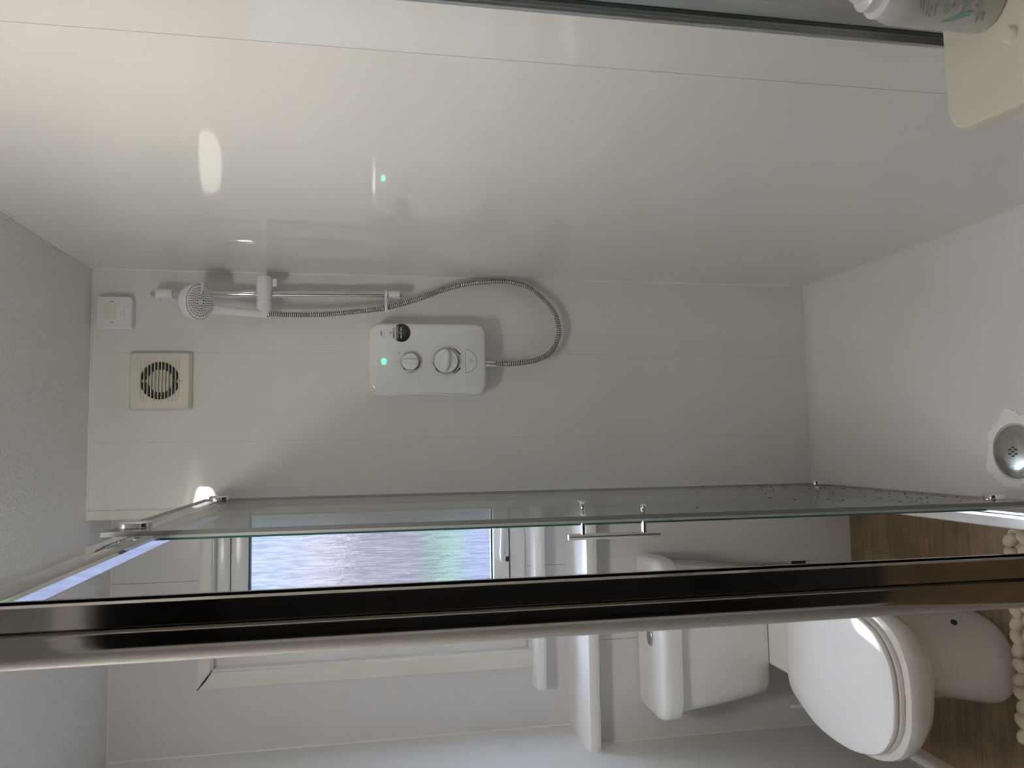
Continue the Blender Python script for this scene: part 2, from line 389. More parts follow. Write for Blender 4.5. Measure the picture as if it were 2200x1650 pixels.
# skirting on the left wall
f = MB(); pr = [(XL, 0), (XL+.016, 0), (XL+.016, .035), (XL+.012, .045), (XL+.004, .050), (XL, .050)]
f.rings([[Vector((x, y, z)) for x, z in pr] for y in (YN, YL)], 'trim_cream')
struct(f.build('baseboard_left'), 'low cream skirting strip')

# window
win = bpy.data.objects.new('window_1', None); C.objects.link(win); win.location = (-0.4, 2.55, WZ0); struct(win, 'white plastic window with obscure glass')
f = MB()
for a in ((WX0, WX0+.048, WZ0, WZ1), (WX1-.048, WX1, WZ0, WZ1), (WX0+.048, WX1-.048, WZ1-.048, WZ1), (WX0+.048, WX1-.048, WZ0, WZ0+.052)):
    f.box(a[0], a[1], 2.520, 2.585, a[2], a[3], 'upvc', 0.003)
f.build('window_frame', win)
SX0, SX1, SZ0, SZ1 = WX0+.044, WX1-.044, 1.107, 1.972
f = MB()
for a in ((SX0, SX0+.055, SZ0, SZ1), (SX1-.03, SX1, SZ0, SZ1), (SX0+.055, SX1-.03, SZ1-.050, SZ1), (SX0+.055, SX1-.03, SZ0, SZ0+.052)):
    f.box(a[0], a[1], 2.506, 2.56, a[2], a[3], 'upvc', 0.005, 3)
f.build('window_sash', win)
GX0, GX1, GZ0, GZ1 = SX0+.055, SX1-.03, SZ0+.052, SZ1-.050
f = MB()
for a in ((GX0, GX0+.005, GZ0, GZ1), (GX1-.005, GX1, GZ0, GZ1), (GX0+.005, GX1-.005, GZ1-.005, GZ1), (GX0+.005, GX1-.005, GZ0, GZ0+.005)):
    f.box(a[0], a[1], 2.520, 2.548, a[2], a[3], 'gasket')
f.box(SX0-.004, SX1+.004, 2.5195, 2.5265, SZ0-.0035, SZ0+.002, 'gasket'); f.box(SX0-.004, SX1+.004, 2.5195, 2.5265, SZ1-.002, SZ1+.003, 'gasket')
g_ = f.build('window_gasket', win); g_['label'] = 'dark rubber gasket'
f = MB().box(GX0+.001, GX1-.001, 2.530, 2.538, GZ0+.001, GZ1-.001, 'frosted'); f.build('window_pane', win, smooth=False)['label'] = 'obscure glass pane with fine vertical light-dark streaks painted in its tint'
f = MB(); f.prism(rrect(-0.382, -0.350, 1.110, 1.138, 0.012), 1, 2.507, 2.493, 'upvc', 0.004)
f.tube([(-0.366, 2.490, 1.134), (-0.34, 2.482, 1.136), (-0.30, 2.480, 1.134), (-0.24, 2.482, 1.132)], [0.006, 0.0055, 0.005, 0.004], 'upvc', 10)
hd = f.build('window_handle', win)
f = MB(); f.prism(rrect(-0.3785, -0.362, 1.110, 1.121, 0.005), 1, 2.494, 2.489, 'black_ink', 0.001); f.build('handle_lock', hd)['label'] = 'black lock button'
f = MB(); pr = [(2.52, 1.002), (2.437, 1.002), (2.427, 1.007), (2.422, 1.016), (2.424, 1.028), (2.432, 1.036), (2.52, 1.044)]
f.rings([[Vector((x, y, z)) for y, z in pr] for x in (-0.770, -0.12)], 'sill_white')
s_ = f.build('window_sill', win)
# plastered reveals
f = MB(); f.box(WX0-.002, WX0+.006, YF-.004, 2.522, WZ0, WZ1, 'upvc'); f.box(WX0, WX1, YF-.004, 2.522, WZ1-.006, WZ1+.002, 'upvc')
f.build('window_reveal', win, smooth=False)

# outdoors beyond the obscure glass
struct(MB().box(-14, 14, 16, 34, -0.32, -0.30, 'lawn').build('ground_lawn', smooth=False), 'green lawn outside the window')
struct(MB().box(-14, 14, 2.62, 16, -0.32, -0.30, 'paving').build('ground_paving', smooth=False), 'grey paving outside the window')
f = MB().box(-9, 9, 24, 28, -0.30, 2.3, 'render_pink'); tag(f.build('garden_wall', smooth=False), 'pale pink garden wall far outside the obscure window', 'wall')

# ================================================================== CEILING LAMP
lp = thing('ceiling_lamp', 'round opal flush lamp on the bathroom ceiling above the camera', 'lamp', (LAMP_POS[0], LAMP_POS[1], LAMP_POS[2]-.075))
MB().lathe((LAMP_POS[0], LAMP_POS[1], ZC), (0, 0, -1), [(0.140, 0), (0.140, 0.012), (0.136, 0.016)], 'white_plastic', 40).build('lamp_base', lp)
MB().lathe((LAMP_POS[0], LAMP_POS[1], ZC-.014), (0, 0, -1), [(0.133, 0), (0.134, 0.03), (0.128, 0.046), (0.11, 0.056), (0.06, 0.060), (0.0, 0.061)], 'opal', 40, True, True).build('lamp_shade', lp)

# ================================================================== SHOWER TRAY
tr = thing('shower_tray', 'low white shower tray filling the glazed enclosure', 'shower tray', (0.15, 1.53, 0))
f = MB(); X0, X1, Y0, Y1 = -0.205, XR-.001, 0.765, YB-.001
def R3(x0, x1, y0, y1, r, z): return [Vector((x, y, z)) for x, y in rrect(x0, x1, y0, y1, r, 6)]
f.rings([R3(X0, X1, Y0, Y1, .012, 0), R3(X0, X1, Y0, Y1, .012, ZT-.006), R3(X0+.003, X1-.003, Y0+.003, Y1-.003, .012, ZT-.001), R3(X0+.008, X1-.006, Y0+.006, Y1-.006, .012, ZT),
         R3(X0+.072, X1-.045, Y0+.05, Y1-.045, .05, ZT), R3(X0+.080, X1-.053, Y0+.058, Y1-.053, .05, ZT-.003), R3(X0+.095, X1-.065, Y0+.07, Y1-.065, .06, ZT-.010),
         R3(X0+.16, X1-.13, 1.3, 1.66, .05, ZT-.014)], 'acrylic_tray')
f.build('tray_body', tr)
dc = (-0.034, 1.478)
f = MB(); f.lathe((dc[0], dc[1], ZT-.014), (0, 0, 1), [(0.059, 0), (0.059, .006), (0.056, .0085), (0.03, .0115), (0.0, .0125)], 'steel', 48)
dcov = f.build('drain_cover', tr); dcov['label'] = 'round brushed metal drain cover'
f = MB()
for k in range(7):
    a = k*2*PI/6; r_ = 0.0095 if k < 6 else 0
    f.cyl((dc[0]+r_*math.cos(a), dc[1]+r_*math.sin(a), ZT-.004), (dc[0]+r_*math.cos(a), dc[1]+r_*math.sin(a), ZT+.0005), 0.0019, 'black_ink', 10)
o = f.build('drain_holes', dcov); o['kind'] = 'stuff'
f = MB()
for k in range(70):
    a = random.random()*2*PI; r_ = 0.054*math.sqrt(random.random())
    f.sphere((dc[0]+r_*math.cos(a), dc[1]+r_*math.sin(a), ZT-.0015-0.004*(r_/.056)**2), 0.0009+random.random()*0.0009, 'glass', (1, 1+random.random(), .6), sub=1)
o = f.build('water_drops', dcov); o['kind'] = 'stuff'
# ragged ring of sealant round the drain
f = MB(); N = 90; inn = []; out_ = []
for k in range(N):
    a = 2*PI*k/N
    w_ = 0.018+0.006*math.sin(3*a+1)+0.005*math.sin(7*a)+random.random()*0.008
    if random.random() < .12: w_ *= .55
    inn.append((dc[0]+0.064*math.cos(a), dc[1]+0.064*math.sin(a))); out_.append((dc[0]+(0.064+w_)*math.cos(a), dc[1]+(0.064+w_)*math.sin(a)))
z_ = ZT-.0125
f.rings([[Vector((x, y, z_-.006)) for x, y in inn], [Vector((x, y, z_+.0035)) for x, y in inn], [Vector((x*.5+u*.5, y*.5+v*.5, z_+.0042+random.random()*.001)) for (x, y), (u, v) in zip(inn, out_)],
         [Vector((x, y, z_+.0032)) for x, y in out_], [Vector((x, y, z_-.006)) for x, y in out_]], 'plaster_white', False, False)
f.build('drain_sealant', tr)['label'] = 'ragged white sealant round the drain'

# ================================================================== SHOWER ENCLOSURE
en = thing('shower_enclosure', 'chrome framed glass shower enclosure standing on the white tray', 'shower enclosure', (-0.17, 1.5, ZT))
ZR = 1.995; YP = 0.800
# corner post: flat channel towards the glass, bulging rounded outer half
pts = [(-0.1405, YP+.013), (-0.1405, YP-.012), (-0.1425, YP-.014), (-0.1640, YP-.014), (-0.1647, YP-.0125)]
for k in range(21):
    u = k/20
    pts.append((-0.1655-0.0335*u**.85, YP-.0105-.0085*min(1, u/.06)**.5*math.sqrt(max(0, 1-max(0, (u-.30)/.70)**2))))
pts += [(-0.1990, YP-.006), (-0.1990, YP+.013)]
pts = [(x, y) for x, y in pts]
f = MB(); f.rings([[Vector((x, y, z)) for x, y in pts] for z in (ZT, ZR)], 'chrome_post')
cp = f.build('corner_post', en); cp['label'] = 'polished chrome upright post close to the camera'
f = MB(); f.box(-0.1405, -0.1405, YP-.010, YP+.008, ZT, ZR, 'gasket'); f.build('post_seal', cp)
# channel on the right wall
f = MB(); f.box(XR-.014, XR, YP-.045, YP+.012, ZT, ZR, 'alu_satin', 0.0015); f.box(XR-.0147, XR-.013, YP-.014, YP-.006, ZT, ZR, 'gasket'); f.box(XR-.020, XR-.013, YP+.002, YP+.009, ZT, ZR, 'alu_satin', 0.001)
f.build('wall_channel', en)['label'] = 'metal wall channel holding the end panel'
def pane(name, x0, x1, y0, y1, z0, z1, m, edge, parent):
    f = MB(); f.box(x0, x1, y0, y1, z0, z1, m)
    k = f.mi(edge); thin = 0 if (x1-x0) < (y1-y0) else 1
    f.b.normal_update()
    for fc in f.b.faces:
        if abs(fc.normal[thin]) < 0.5: fc.material_index = k
    return f.build(name, parent, smooth=False)
pane('end_panel', -0.1425, XR-.004, YP-.003, YP+.003, ZT+.012, ZR-.02, 'glass_near', 'glass_edge', en)
pane('fixed_panel', -0.168, -0.162, 1.545, YB-.004, ZT+.014, ZR-.03, 'glass', 'glass_edge', en)
def rail_profile(z0, z1, x_in, flip=1):
    """section in (x, z): stepped channel"""
    h = z1-z0
    return [(x_in, z1), (x_in, z0+h*.62), (x_in-.003, z0+h*.60), (x_in-.003, z0+h*.42), (x_in+.001, z0+h*.38), (x_in+.001, z0+h*.22), (x_in-.006, z0+h*.20), (x_in-.006, z0), (x_in-.020, z0), (x_in-.030, z0+h*.25), (x_in-.030, z1)]
f = MB(); f.rings([[Vector((x, y, z)) for x, z in rail_profile(1.928, 1.995, -0.152)] for y in (YP+.012, YB-.004)], 'chrome')
f.box(XR-.3, XR-.3001, 0, 0.0001, 0, 0.0001, 'chrome') if False else None
f.build('top_rail', en)
f = MB(); f.box(-0.14, XR-.014, YP-.012, YP+.012, ZR-.035, ZR, 'chrome', .002); f.build('end_rail', en)
f = MB(); f.rings([[Vector((x, y, z)) for x, z in [(-0.160, ZT), (-0.160, ZT+.020), (-0.163, ZT+.022), (-0.166, ZT+.014), (-0.170, ZT+.014), (-0.172, ZT+.022), (-0.178, ZT+.022), (-0.180, ZT)]] for y in (YP+.012, YB-.004)], 'alu_satin')
f.build('bottom_rail', en)
f = MB(); f.box(-0.14, XR-.014, YP-.010, YP+.010, ZT, ZT+.018, 'alu_satin', .002); f.build('end_bottom_rail', en)
# sliding door, pushed to the back
DY0, DY1, DX0, DX1, DZ0, DZ1 = 1.400, 2.235, -0.144, -0.136, ZT+.024, 1.996
dr = pane('sliding_door', DX0, DX1, DY0, DY1, DZ0, DZ1, 'glass', 'glass_edge_grey', en); dr['label'] = 'clear glass sliding door pushed back'
f = MB(); f.box(-0.1495, -0.1448, DY0+.008, DY0+.028, DZ0, DZ1-.08, 'seal_grey'); f.build('door_seal', dr)
for (yy, zz) in ((DY0+.055, 1.957), (DY1-.075, 1.945), (DY0+.075, ZT+.055), (DY1-.085, ZT+.055)):
    f = MB(); h = .026 if zz > 1 else .022
    f.prism(rrect(yy-.017, yy+.017, zz-h, zz+h, .013), 0, DX1, DX1+.012, 'chrome', 0.003)
    f.cyl((DX0, yy, zz), (-0.1515, yy, zz), 0.006, 'chrome', 16)
    f.cyl((DX0-.002, yy, zz), (-0.150, yy, zz), 0.011, 'chrome', 20, bev=.002)
    f.build('roller', dr)
f = MB(); hy = 1.452; zt, zb = 1.150, 1.026
f.cyl((-0.180, hy, 0.994), (-0.180, hy, 1.180), 0.0062, 'chrome', 24, bev=.0006)
for z_ in (zt, zb): f.cyl((-0.180, hy, z_), (DX0, hy, z_), 0.0048, 'chrome', 20)
f.lathe((DX1, hy, zt), (1, 0, 0), [(.0056, 0), (.0056, .002), (.0044, .004), (.0044, .019), (.0055, .021), (.0085, .024), (.0088, .0255), (.004, .027), (0, .0275)], 'chrome', 24)
f.lathe((DX1, hy, zb), (1, 0, 0), [(.0046, 0), (.0048, .003), (.0056, .006), (.0058, .013), (.0045, .015), (0, .0152)], 'chrome', 24)
f.build('handle', dr)['label'] = 'chrome bar handle'
f = MB()
for k in range(420):
    yy = random.uniform(DY0+.05, DY1-.02); zz = ZT+.05+abs(random.gauss(0, .22)); 
    if zz > 1.1: continue
    r_ = random.uniform(.0006, .0019)
    f.sphere((DX1+.0002, yy, zz), r_, 'gasket' if random.random() < .45 else 'glass', (.5, 1, random.uniform(1, 3.0)), sub=1)
o = f.build('water_drops', dr); o['kind'] = 'stuff'; o['label'] = 'water drops low on the glass'

# ================================================================== ELECTRIC SHOWER UNIT
UX0, UX1, UZ0, UZ1, UY = 0.142, 0.354, 1.218, 1.559, 2.184
un = thing('electric_shower', 'white wall-hung electric shower unit with two dials', 'electric shower', ((UX0+UX1)/2, YB, UZ0))
def ushape(ix, iz, y, r):
    b = []
    cx, cz = (UX0+UX1)/2, (UZ0+UZ1)/2
    for x, z in rrect(UX0+ix, UX1-ix, UZ0+iz, UZ1-iz, r, 8):
        u = (x-cx)/((UX1-UX0)/2); v = (z-cz)/((UZ1-UZ0)/2)
        x2 = cx+(x-cx)*(1-.035*v*v*(1 if v > 0 else .6)); z2 = cz+(z-cz)*(1-.02*u*u)
        b.append(Vector((x2, y, z2)))
    return b
f = MB()
f.rings([ushape(.004, .004, YB, .03), ushape(.002, .002, YB-.02, .03), ushape(0, 0, YB-.045, .03), ushape(.001, .001, YB-.066, .03), ushape(.003, .003, YB-.075, .029), ushape(.0065, .0065, YB-.0815, .027), ushape(.012, .012, YB-.0846, .025), ushape(.045, .06, YB-.0862, .02), ushape(.08, .13, YB-.0865, .01)], 'unit_white')
cov = f.build('cover', un)
YS = UY-.0005
def dial(name, cx, cz, R_, grip, ang):
    f = MB(); f.lathe((cx, YS+.002, cz), (0, -1, 0), [(R_-.003, 0), (R_-.004, .012), (R_-.006, .0145), (0, .015)], 'unit_white', 40)
    # grip ridge
    rot = Matrix.Rotation(ang, 3, 'Y'); P = []
    ring0 = []
    for lvl, (wd, ln) in ((-.012, (1.0, 1.0)), (-.022, (.86, .96)), (-.027, (.55, .85)), (-.0285, (.15, .6))):
        ring0.append([Vector((cx, YS+.002+lvl, cz))+rot @ Vector((math.cos(t_)*grip[0]*wd, 0, math.sin(t_)*grip[1]*ln)) for t_ in [2*PI*k/28 for k in range(28)]])
    f.rings(ring0, 'unit_white', True, True)
    d = f.build(name, un)
    f = MB(); f.lathe((cx, YS+.002, cz), (0, -1, 0), [(R_+.001, 0), (R_+.001, .006), (R_-.0005, .0105), (R_-.0025, .011), (R_-.0035, .009), (R_-.0035, .004)], 'chrome', 48, False, False)
    f.build('dial_ring', d)['label'] = 'chrome ring'
    return d
dial('power_dial', 0.238, 1.441, 0.0285, (0.0095, 0.024), math.radians(3))
dial('temperature_dial', 0.2405, 1.340, 0.0385, (0.0125, 0.033), math.radians(-84))
# push button below the dials
f = MB(); bp = [(0.2735, 1.2835)] + [(0.2405+0.033*math.cos(a), 1.2835-0.0325*math.sin(a)**1.15 if math.sin(a) > 0 else 1.2835) for a in [PI*k/20 for k in range(21)]]
f.prism(bp[1:], 1, YS+.003, YS-.0012, 'unit_white', 0.0006); bt = f.build('push_button', un)
f = MB(); f.prism([(x+(x-.2405)*.03, z+(.0008 if z > 1.283 else -.0010)) for x, z in bp[1:]], 1, YS+.003, YS-.0004, 'grey_ink'); f.build('button_gap', bt)
f = MB(); f.tube([Vector((0.2415+.0036*math.cos(a), YS-.0015, 1.268+.0036*math.sin(a))) for a in [PI*.68+2*PI*.82*k/24 for k in range(25)]], .0004, 'grey_ink', 6); f.box(.2411, .2419, YS-.0018, YS-.0012, 1.2685, 1.2735, 'grey_ink'); f.build('power_symbol', bt)
f = MB(); f.prism(rrect(.2335, .2445, 1.5115, 1.5185, .003), 1, YS+.003, YS-.0008, 'led_green', 0.0004); f.build('indicator_light', un)['label'] = 'lit green indicator'
def mark(name, p, m):
    f = MB(); P = catmull([Vector((x, YS-.0002, z)) for x, z in p], 6); n = len(P)
    f.tube(P, [.0006+.0016*k/(n-1) for k in range(n)], m, 8)
    for v in f.b.verts: v.co.y = YS-.0002+(v.co.y-YS+.0002)*.25
    return f.build(name, un)
mark('hot_mark', [(.278, 1.317), (.270, 1.308), (.2605, 1.2985)], 'red_ink')
mark('cold_mark', [(.2035, 1.317), (.211, 1.308), (.2205, 1.2985)], 'blue_ink')
# sticker: round with the top cut off
sx, sz, sr = .3205, 1.4665, .0262
f = MB(); a0 = math.radians(48)
f.prism([(sx+sr*math.sin(t_), sz-.002+sr*math.cos(t_)*.93) for t_ in [a0+(2*PI-2*a0)*k/40 for k in range(41)]], 1, YS+.0016, YS-.0006, 'black_ink'); st = f.build('sticker', un); st['label'] = 'black rounded sticker with white print'
def line(txt, z, size, x=sx, m='white_ink', sq=.8, par=st, bold=0): lettering('print', txt, size, (x, YS-.0011, z), m, par, squeeze=sq, bold=bold)
line('TO ACTIVATE YOUR FREE', sz+.0128, .0042, sq=.82, bold=.00006); line('1 YEAR GUARANTEE', sz+.0088, .0046, sq=.85, bold=.00006); line('CALL FREE', sz+.0046, .0026)
line('0800 597 8552', sz-.0006, .0066, sq=.78, bold=.00012)
o = lettering('print', 'REGISTER NOW', .0050, (sx, YS-.0006, sz+.0205), 'black_ink', un, squeeze=.85, bold=.0001)
f = MB(); f.box(sx-.007, sx+.007, YS-.0012, YS-.0004, sz-.0066, sz-.0060, 'grey_ink'); f.box(sx-.011, sx+.011, YS-.0012, YS-.0004, sz-.0098, sz-.0092, 'grey_ink'); f.box(sx-.009, sx+.009, YS-.0012, YS-.0004, sz-.0130, sz-.0125, 'grey_ink'); f.build('print', st)
for x0, x1, z0, z1, dp, mm in ((.317, .324, 1.4955, 1.4968, .0006, 'black_ink'), (.317, .324, 1.4920, 1.4926, .0006, 'faint_ink'), (.3125, .3255, 1.5200, 1.5235, .0004, 'grey_ink'), (.307, .318, 1.5135, 1.5145, .0004, 'faint_ink'), (.301, .312, 1.5085, 1.5095, .0004, 'faint_ink'),
        (.2365, .2385, 1.4765, 1.4785, .0006, 'black_ink'), (.263, .266, 1.469, 1.471, .0006, 'black_ink'), (.2585, .2605, 1.472, 1.474, .0006, 'grey_ink'), (.266, .274, 1.4755, 1.4765, .0004, 'faint_ink'), (.2345, .2415, 1.4825, 1.4835, .0004, 'faint_ink'), (.206, .214, 1.4755, 1.4765, .0004, 'faint_ink'), (.2315, .246, 1.5035, 1.5045, .0004, 'faint_ink'), (.190, .200, 1.418, 1.4192, .0004, 'faint_ink')):
    MB().box(x0, x1, YS-dp, YS+.0018, z0, z1, mm).build('printed_mark', un)
f = MB(); f.cyl((.237, 2.222, UZ0+.004), (.237, 2.222, UZ0-.030), .0098, 'chrome', 24, bev=.001); f.build('water_outlet', un)

# ================================================================== RISER RAIL
RX, RY = 0.4265, 2.217
rr = thing('riser_rail', 'slim chrome riser rail fixed upright beside the corner', 'shower rail', (RX+.004, YB, 1.46))
def rxz(z): return RX+(2.134-z)*.0145
f = MB(); f.cyl((rxz(2.140), RY, 2.140), (rxz(1.462), RY, 1.462), .0098, 'chrome', 24, bev=.001); f.build('rail_pole', rr)
for z0, z1 in ((2.085, 2.128), (1.468, 1.500)):
    f = MB(); zm = (z0+z1)/2
    f.cyl((rxz(zm), RY, z0), (rxz(zm), RY, z1), .0125, 'white_plastic', 24, bev=.001)
    f.rings([[Vector((rxz(zm)+dx, y, z)) for dx, z in rrect(-.0115*s_, .0115*s_, zm-(z1-z0)/2*s_, zm+(z1-z0)/2*s_, .005)] for y, s_ in ((RY, .9), (YB-.012, .95), (YB-.004, 1.15), (YB, 1.15))], 'white_plastic')
    f.build('wall_bracket', rr)
# slider with its cross barrel
f = MB(); f.tube([Vector((x, 2.205, 1.843)) for x in (.478, .477, .474, .470, .445, .430, .4105, .4101, .4095, .4091, .385, .371, .366, .3645)], [.015, .019, .0205, .0212, .0212, .0195, .0195, .0185, .0185, .0205, .0218, .0212, .018, .014], 'white_plastic', 32)
f.box(.449, .471, 2.196, 2.208, 1.808, 1.820, 'white_plastic', .002)
f.build('slider', rr)
# hose retaining ring at the foot of the rail
f = MB(); pth = catmull([Vector(p) for p in [(.449, 2.217, 1.508), (.444, 2.232, 1.508), (.434, 2.236, 1.508), (.422, 2.230, 1.508), (.404, 2.216, 1.508), (.389, 2.208, 1.508), (.381, 2.198, 1.508), (.384, 2.187, 1.508), (.396, 2.184, 1.508), (.408, 2.192, 1.508), (.424, 2.202, 1.508), (.438, 2.202, 1.508)]], 6, True)
f.rings([[p+Vector((0, 0, dz))+(p-Vector((.414, 2.209, 1.508))).normalized()*dr_ for dz, dr_ in ((-.004, 0), (.004, 0), (.004, .003), (-.004, .003))] for p in pth+[pth[0]]], 'white_plastic', False, False)
f.build('hose_ring', rr)

# ================================================================== HAND SHOWER
hc = Vector((.3845, 2.105, 1.992)); hn = Vector((-.10, -.56, -.82)).normalized()   # face centre and the way it sprays
hs = thing('hand_shower', 'round white hand shower resting in the rail slider', 'shower head', (.366, 2.19, 1.82))
f = MB()
f.lathe(hc-hn*.0008, -hn, [(.0, 0), (.0445, 0), (.0470, .003), (.0478, .010), (.0465, .022), (.040, .036), (.028, .045), (.012, .049), (0, .05)], 'white_plastic', 48)
# handle grows out of the back of the head and runs down through the slider
hp = catmull([hc-hn*.034, Vector((.380, 2.158, 1.985)), Vector((.3755, 2.172, 1.945)), Vector((.372, 2.184, 1.895)), Vector((.370, 2.193, 1.855)), Vector((.370, 2.196, 1.834))], 6)
f.tube(hp, [.019+(.0115-.019)*min(1, k/(len(hp)*.35)) for k in range(len(hp))], 'white_plastic', 24)
f.build('head_body', hs)
x_, y_ = basis(hn)
f = MB(); f.lathe(hc-hn*.0006, hn, [(.0440, 0), (.0440, .0018), (.0432, .0022), (.0, .0024)], 'white_plastic', 48); fp = f.build('face_plate', hs)
f = MB(); f.lathe(hc-hn*.0002, hn, [(.0446, 0), (.0455, .0006), (.0446, .0010)], 'black_ink', 48, False, False); f.build('face_joint', fp)
f = MB()
for r_, n_, s_ in ((.011, 8, .0017), (.0175, 18, .0012), (.0235, 24, .0012), (.0300, 30, .0012), (.0370, 36, .0012)):
    for k in range(n_):
        a = 2*PI*(k+.5*(n_ % 4 == 0))/n_; p = hc+hn*.0016+(x_*math.cos(a)+y_*math.sin(a))*r_
        f.cyl(p, p+hn*.0016, s_, 'nozzle_grey', 8)
o = f.build('spray_nozzles', fp); o['kind'] = 'stuff'
lev = (Vector((1, 0, 0))-hn*hn.x).normalized()
f = MB(); f.tube([hc+hn*.003+lev*.020, hc+hn*.0045+lev*.030, hc+hn*.0048+lev*.044, hc+hn*.004+lev*.051], [.0015, .0024, .0036, .003], 'white_plastic', 12); f.build('spray_lever', hs)

# ================================================================== HOSE
ctrl = [(.370, 2.197, 1.838), (.3715, 2.198, 1.815), (.3705, 2.200, 1.755), (.3735, 2.200, 1.675), (.3815, 2.200, 1.598), (.395, 2.200, 1.507), (.4265, 2.214, 1.412), (.455, 2.228, 1.344), (.476, 2.236, 1.275), (.486, 2.240, 1.205), (.488, 2.240, 1.149), (.475, 2.240, 1.089), (.439, 2.238, 1.040), (.397, 2.235, 1.006), (.347, 2.232, .993), (.304, 2.230, 1.001), (.2685, 2.228, 1.026), (.248, 2.226, 1.070), (.239, 2.224, 1.125), (.237, 2.222, 1.160), (.237, 2.222, 1.195)]
cc = catmull([Vector(p) for p in ctrl], 24)
Ls = [0]
for a, b_ in zip(cc[:-1], cc[1:]): Ls.append(Ls[-1]+(b_-a).length)
pitch = .0056; n_r = int(Ls[-1]/pitch); P = []; RR = []; j = 0
def at(s_):
    global j
    while j < len(Ls)-2 and Ls[j+1] < s_: j += 1
    t_ = (s_-Ls[j])/max(1e-9, Ls[j+1]-Ls[j]); return cc[j].lerp(cc[j+1], min(1, max(0, t_)))
for k in range(n_r):
    for fr, rd in ((0.0, .0060), (.22, .0061), (.30, .0078), (.46, .0084), (.76, .0084), (.92, .0078)):
        P.append(at((k+fr)*pitch)); RR.append(rd)
f = MB(); f.tube(P, RR, 'hose_steel', 14)
kd = f.mi('dark_gap'); f.b.faces.ensure_lookup_table()
for q_, fc in enumerate(f.b.faces):
    if (q_//14) % 6 in (0, 1, 5) and len(fc.verts) == 4: fc.material_index = kd
hz = tag(f.build('shower_hose'), 'ribbed metal shower hose looping from the slider to the unit', 'shower hose')

# ================================================================== EXTRACTOR FAN
fn = thing('extractor_fan', 'square cream extractor fan with slatted round grille high on the wall', 'extractor fan', (.190, YB, 2.04))
fx, fz, fh = .190, 2.1215, .0805
f = MB(); N = 48; fy = YB-.024
sq = []
for k in range(96):
    a = 2*PI*k/96; c_, s_ = math.cos(a), math.sin(a); q_ = fh/((abs(c_)**30+abs(s_)**30)**(1/30)); sq.append((fx+c_*q_, fz+s_*q_))
def sqr(s_, y): return [Vector((fx+(x-fx)*s_, y, fz+(z-fz)*s_)) for x, z in sq]
circ = []
for x, z in sq:
    a = math.atan2(z-fz, x-fx); circ.append(Vector((fx+.052*math.cos(a), 0, fz+.052*math.sin(a))))
f.rings([sqr(1, YB), sqr(1, YB-.012), sqr(.97, YB-.016), sqr(.95, YB-.022), sqr(.93, fy)]+[[Vector((v.x, y, v.z)) for v in circ] for y in (fy, YB-.012)], 'fan_cream', True, False)
f.build('fan_cover', fn)
f = MB(); f.lathe((fx, YB-.0125, fz), (0, 1, 0), [(.0525, 0), (.0525, .010), (0, .010)], 'duct_black', 40, False, True); f.build('fan_duct', fn)['label'] = 'black duct opening'
f = MB(); f.lathe((fx, YB-.003, fz), (0, -1, 0), [(.032, 0), (.032, .011), (.029, .013), (0, .0135)], 'fan_cream', 32); f.box(fx-.004, fx+.004, YB-.010, YB-.005, fz+.030, fz+.052, 'fan_cream'); f.box(fx-.001, fx+.001, YB-.010, YB-.005, fz-.052, fz-.030, 'fan_cream'); f.build('motor_hub', fn)
f = MB()
for k in range(12):
    z_ = fz-.0495+k*.009; hw = .058-(abs(z_-fz)/.055)**4*.006
    f.rings([[Vector((fx+sx_*hw*w_, fy-.0005-d, z_+e_)) for sx_, w_, d, e_ in ((-1, 1, 0, -.0009), (-1, 1, 0, .0009), (-1, .93, .0035, .0007), (1, .93, .0035, .0007), (1, 1, 0, .0009), (1, 1, 0, -.0009), (1, .93, .0035, -.0007), (-1, .93, .0035, -.0007))][i:i+1]*1 for i in range(0)], 'fan_cream') if False else f.box(fx-hw, fx+hw, fy-.003, fy+.009, z_-.0009, z_+.0009, 'fan_cream')
gr = f.build('grille', fn)
f = MB(); f.cyl((fx-.002, fy-.004, fz-.0505), (fx-.002, fy+.002, fz-.0505), .0055, 'fan_cream', 20); sc_b = f.build('screw_boss', fn)
f = MB(); f.cyl((fx-.002, fy-.0044, fz-.0505), (fx-.002, fy-.003, fz-.0505), .0035, 'grey_ink', 16); f.build('screw', sc_b)

# ================================================================== SWITCH BOX
sb = thing('switch_box', 'small square white switch box in the top corner above the shower rail', 'switch', (.376, YB, 2.19))
f = MB(); f.prism(rrect(.332, .420, 2.196, 2.284, .006), 1, YB, YB-.024, 'white_plastic', .003); f.build('back_box', sb)
f = MB(); f.prism(rrect(.331, .421, 2.195, 2.285, .008), 1, YB-.022, YB-.032, 'white_plastic', .004); pl = f.build('cover_plate', sb)
f = MB(); f.prism(rrect(.356, .398, 2.234, 2.262, .006), 1, YB-.030, YB-.0330, 'fan_cream', .0008); f.build('blank_insert', pl)['label'] = 'slightly yellowed blank insert'
for x in (.349, .404):
    f = MB(); f.lathe((x, YB-.031, 2.2455), (0, -1, 0), [(.0034, 0), (.0034, .0014), (.002, .0022), (0, .0023)], 'chrome', 16); f.build('screw', pl)
f = MB(); f.box(.366, .388, YB-.0325, YB-.0318, 2.214, 2.2152, 'faint_ink'); f.box(.370, .380, YB-.0325, YB-.0318, 2.221, 2.2235, 'faint_ink'); f.build('printed_mark', pl)

